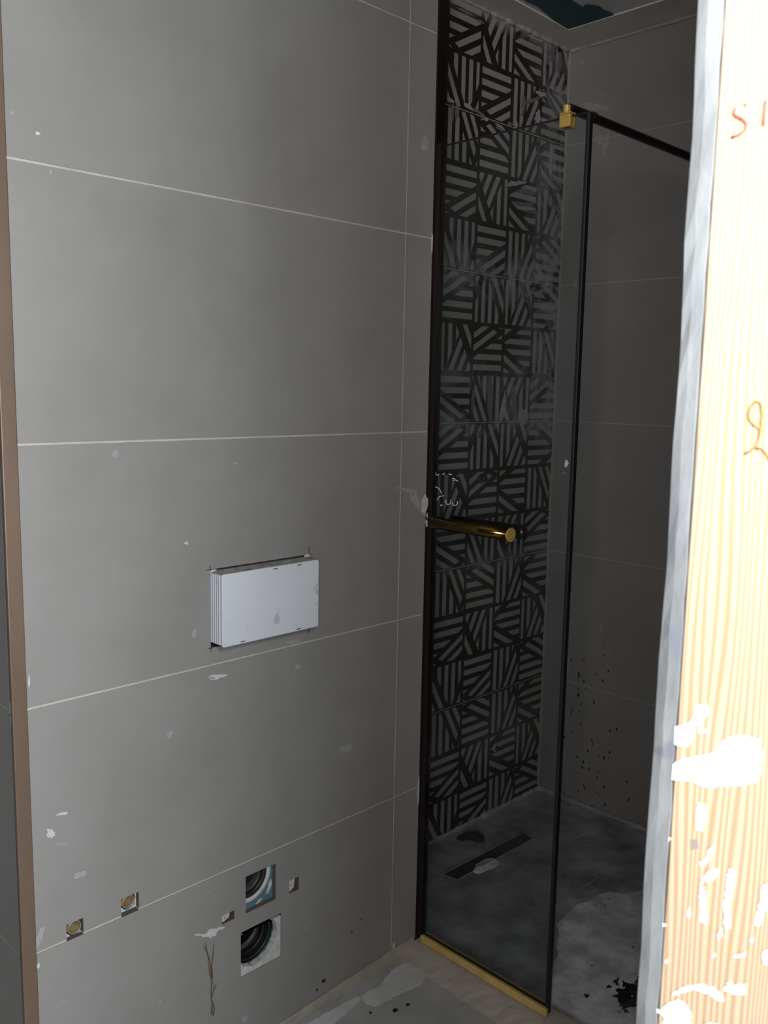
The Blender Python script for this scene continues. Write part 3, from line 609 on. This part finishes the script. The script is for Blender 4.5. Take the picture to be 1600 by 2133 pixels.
# white plaster lump on the drain
def lump(name, px, hgt, mat, seed):
    pts = [at(u, v, 2, .0024) for u, v in px]; c0 = sum(pts, Vector())/len(pts); rnd = random.Random(seed); n = len(pts); vs = []
    for k, (s, hh) in enumerate(((1.0, 0), (.92, .6), (.62, 1.0))):
        for p in pts: q = c0.lerp(p, s*(1+rnd.uniform(-.05, .05))); vs.append((q.x, q.y, .0024+hgt*hh*(1+rnd.uniform(-.3, .3))))
    fs = [(i*n+k, i*n+(k+1) % n, (i+1)*n+(k+1) % n, (i+1)*n+k) for i in range(2) for k in range(n)] + [tuple(2*n+k for k in range(n)), tuple(range(n))[::-1]]
    o = mesh(name, vs, fs, mat)
    bm = bmesh.new(); bm.from_mesh(o.data); bmesh.ops.recalc_face_normals(bm, faces=bm.faces[:]); bm.to_mesh(o.data); bm.free()
    return o
o = lump('plaster_chunk', [(985, 1818), (990, 1806), (1002, 1797), (1014, 1792), (1020, 1796), (1034, 1795), (1040, 1800), (1030, 1808), (1012, 1815), (998, 1821)], .016, FLOORP, 3)
tag(o, 'flat white chunk of plaster lying on the dark floor drain', 'plaster chunk')
o = lump('rag', [(951, 1748), (962, 1742), (972, 1744), (980, 1737), (986, 1741), (998, 1741), (1010, 1748), (1010, 1755), (994, 1755), (978, 1750), (962, 1751)], .018, RAG, 5)
tag(o, 'crumpled black scrap on the shower floor beside the drain', 'rag')

# ---------------------------------------------------------------- door opening at the right: plank reveal, mortar edge, writing
XD = -.55
wf = struct(G().box((-.5145, -1.490, 0), (XB+.012, -1.2975, ZC)).build('wall_front', WALLP))
G().box((-.515, -1.2970, 0), (XB, -1.2815, ZC)).build('inner_tiling', TILE, wf)
struct(G().box((-2.2, -1.490, 0), (-1.30, -1.30, ZC)).build('wall_pier', WALLP))  # unseen pier, edge placed to keep the shower fill off the left wall's end
rnd = random.Random(31)
vs = []; n = 110
for i in range(n+1):
    z = .001+i*((ZC-.002)/n); a = -1.2790-.0010*math.sin(z*9)+.0006*math.sin(z*37+1)+rnd.uniform(-.0004, .0004); b = -1.2983+rnd.uniform(-.0007, .0009)
    for (x, y) in ((-.5150, a), (XD-.0010+rnd.uniform(-.0006, .0006), a-.0014), (XD-.0022+rnd.uniform(-.0006, .0006), (a+b)/2+rnd.uniform(-.001, .001)), (XD-.0012, b), (-.5150, b)): vs.append((x, y, z))
fs = [(i*5+j, i*5+(j+1) % 5, (i+1)*5+(j+1) % 5, (i+1)*5+j) for i in range(n) for j in range(5)] + [(0, 1, 2, 3, 4), tuple(n*5+j for j in (4, 3, 2, 1, 0))]
o = mesh('mortar_edge', vs, fs, MORT, wf, smooth=False)
bm = bmesh.new(); bm.from_mesh(o.data); bmesh.ops.recalc_face_normals(bm, faces=bm.faces[:]); bm.to_mesh(o.data); bm.free()
dj = struct(empty('door_1', (XD, -1.39, 0)))
o = G().box((XD, -1.4900, .001), (-.5155, -1.2990, ZC-.002)).build('jamb_plank', WOOD, None, bevel=.002); keep(o, dj)
def jsm(px, ox, oy, s, mat=PAINT, name='paint_and_glare_splash'):
    pts = [at(ox+u/s, oy+v/s, 0, XD) for u, v in px]
    pts = ragged([(p.y, p.z) for p in pts], .0011, .0026, len(px))
    o = slab_poly(name, pts, 0, XD, -.0006, mat, None); keep(o, dj)
for px in ([(268, 645), (310, 655), (400, 662), (480, 696), (600, 690), (740, 688), (815, 655), (838, 540), (825, 410), (745, 385), (640, 392), (585, 430), (545, 480), (470, 505), (380, 520), (285, 560)],
           [(450, 790), (490, 800), (492, 900), (478, 965), (440, 960), (432, 880)], [(470, 1262), (500, 1215), (545, 1185), (578, 1205), (555, 1245), (500, 1268), (462, 1292)],
           [(635, 1195), (680, 1205), (678, 1270), (650, 1330), (640, 1430), (648, 1550), (620, 1565), (602, 1520), (605, 1440), (615, 1330)], [(455, 1150), (490, 1128), (530, 1060), (552, 1048), (540, 1085), (505, 1150), (490, 1175), (462, 1180)], [(462, 1300), (486, 1298), (492, 1420), (510, 1490), (490, 1525), (462, 1515), (458, 1400)],
           [(845, 1290), (900, 1280), (900, 1430), (850, 1460), (820, 1540), (788, 1530), (792, 1490), (825, 1400), (830, 1320)], [(565, 1590), (585, 1540), (598, 1560), (585, 1610), (570, 1625)], [(240, 1040), (275, 1000), (288, 1010), (265, 1050), (245, 1075)],
           [(380, 1470), (395, 1430), (402, 1450), (392, 1495)], [(530, 1715), (545, 1700), (556, 1718), (540, 1735)], [(245, 1750), (258, 1738), (268, 1752), (256, 1768)], [(665, 1715), (735, 1690), (738, 1710), (700, 1730), (668, 1732)], [(770, 1600), (785, 1610), (780, 1640), (760, 1630)],
           [(840, 1700), (900, 1670), (900, 1780), (850, 1770)], [(215, 1520), (258, 1530), (256, 1540), (215, 1530)], [(295, 1940), (350, 1910), (450, 1888), (540, 1905), (600, 1955), (605, 1995), (560, 1985), (520, 1950), (430, 1925), (340, 1950), (290, 1965)],
           [(600, 1930), (640, 1870), (670, 1900), (735, 1890), (740, 1945), (690, 1955), (640, 1940)], [(182, 2030), (215, 2045), (260, 2010), (320, 1985), (380, 2020), (405, 2060), (402, 2110), (440, 2180), (230, 2180), (240, 2085), (190, 2060)], [(450, 2180), (520, 2120), (560, 2130), (620, 2180)],
           [(450, 345), (510, 345), (520, 365), (450, 372)], [(400, 300), (440, 200), (500, 190), (520, 240), (450, 330)], [(290, 330), (400, 300), (440, 330), (390, 450), (290, 440)]):  # these pale shapes paint in the overexposed glare on the wood
    jsm(px, 1300, 1400, 2.91)
for st, oy in (([(716, 684), (700, 702), (699, 722), (720, 740), (755, 756), (780, 786), (775, 815), (745, 848), (712, 862), (683, 872)], 0), ([(902, 635), (896, 690), (885, 797)], 0), ([(766, 663), (776, 664)], 0),
               ([(872, 592), (830, 566), (800, 535), (793, 495), (806, 445), (842, 412), (872, 428), (881, 500), (872, 578), (860, 650), (832, 710), (800, 730), (768, 748)], 700), ([(832, 710), (880, 714), (915, 760), (925, 790)], 700)):
    pts = [at(1300+u/3.047, oy+v/3.047, 0, XD-.0006) for u, v in st]
    o = G().tube(pts, .0008 if oy else .0011, 6).build('marker_stroke', RED2 if oy else RED, None, smooth=True); keep(o, dj)
o = slab_poly('pencil_smudge', [(p.y, p.z) for p in [at(1300+u/2.91, 1400+v/2.91, 0, XD) for u, v in ((405, 1020), (450, 1015), (455, 1070), (410, 1075))]], 0, XD, -.0004, surf('grey_smudge', (.30, .27, .25), rough=.9), None); keep(o, dj)
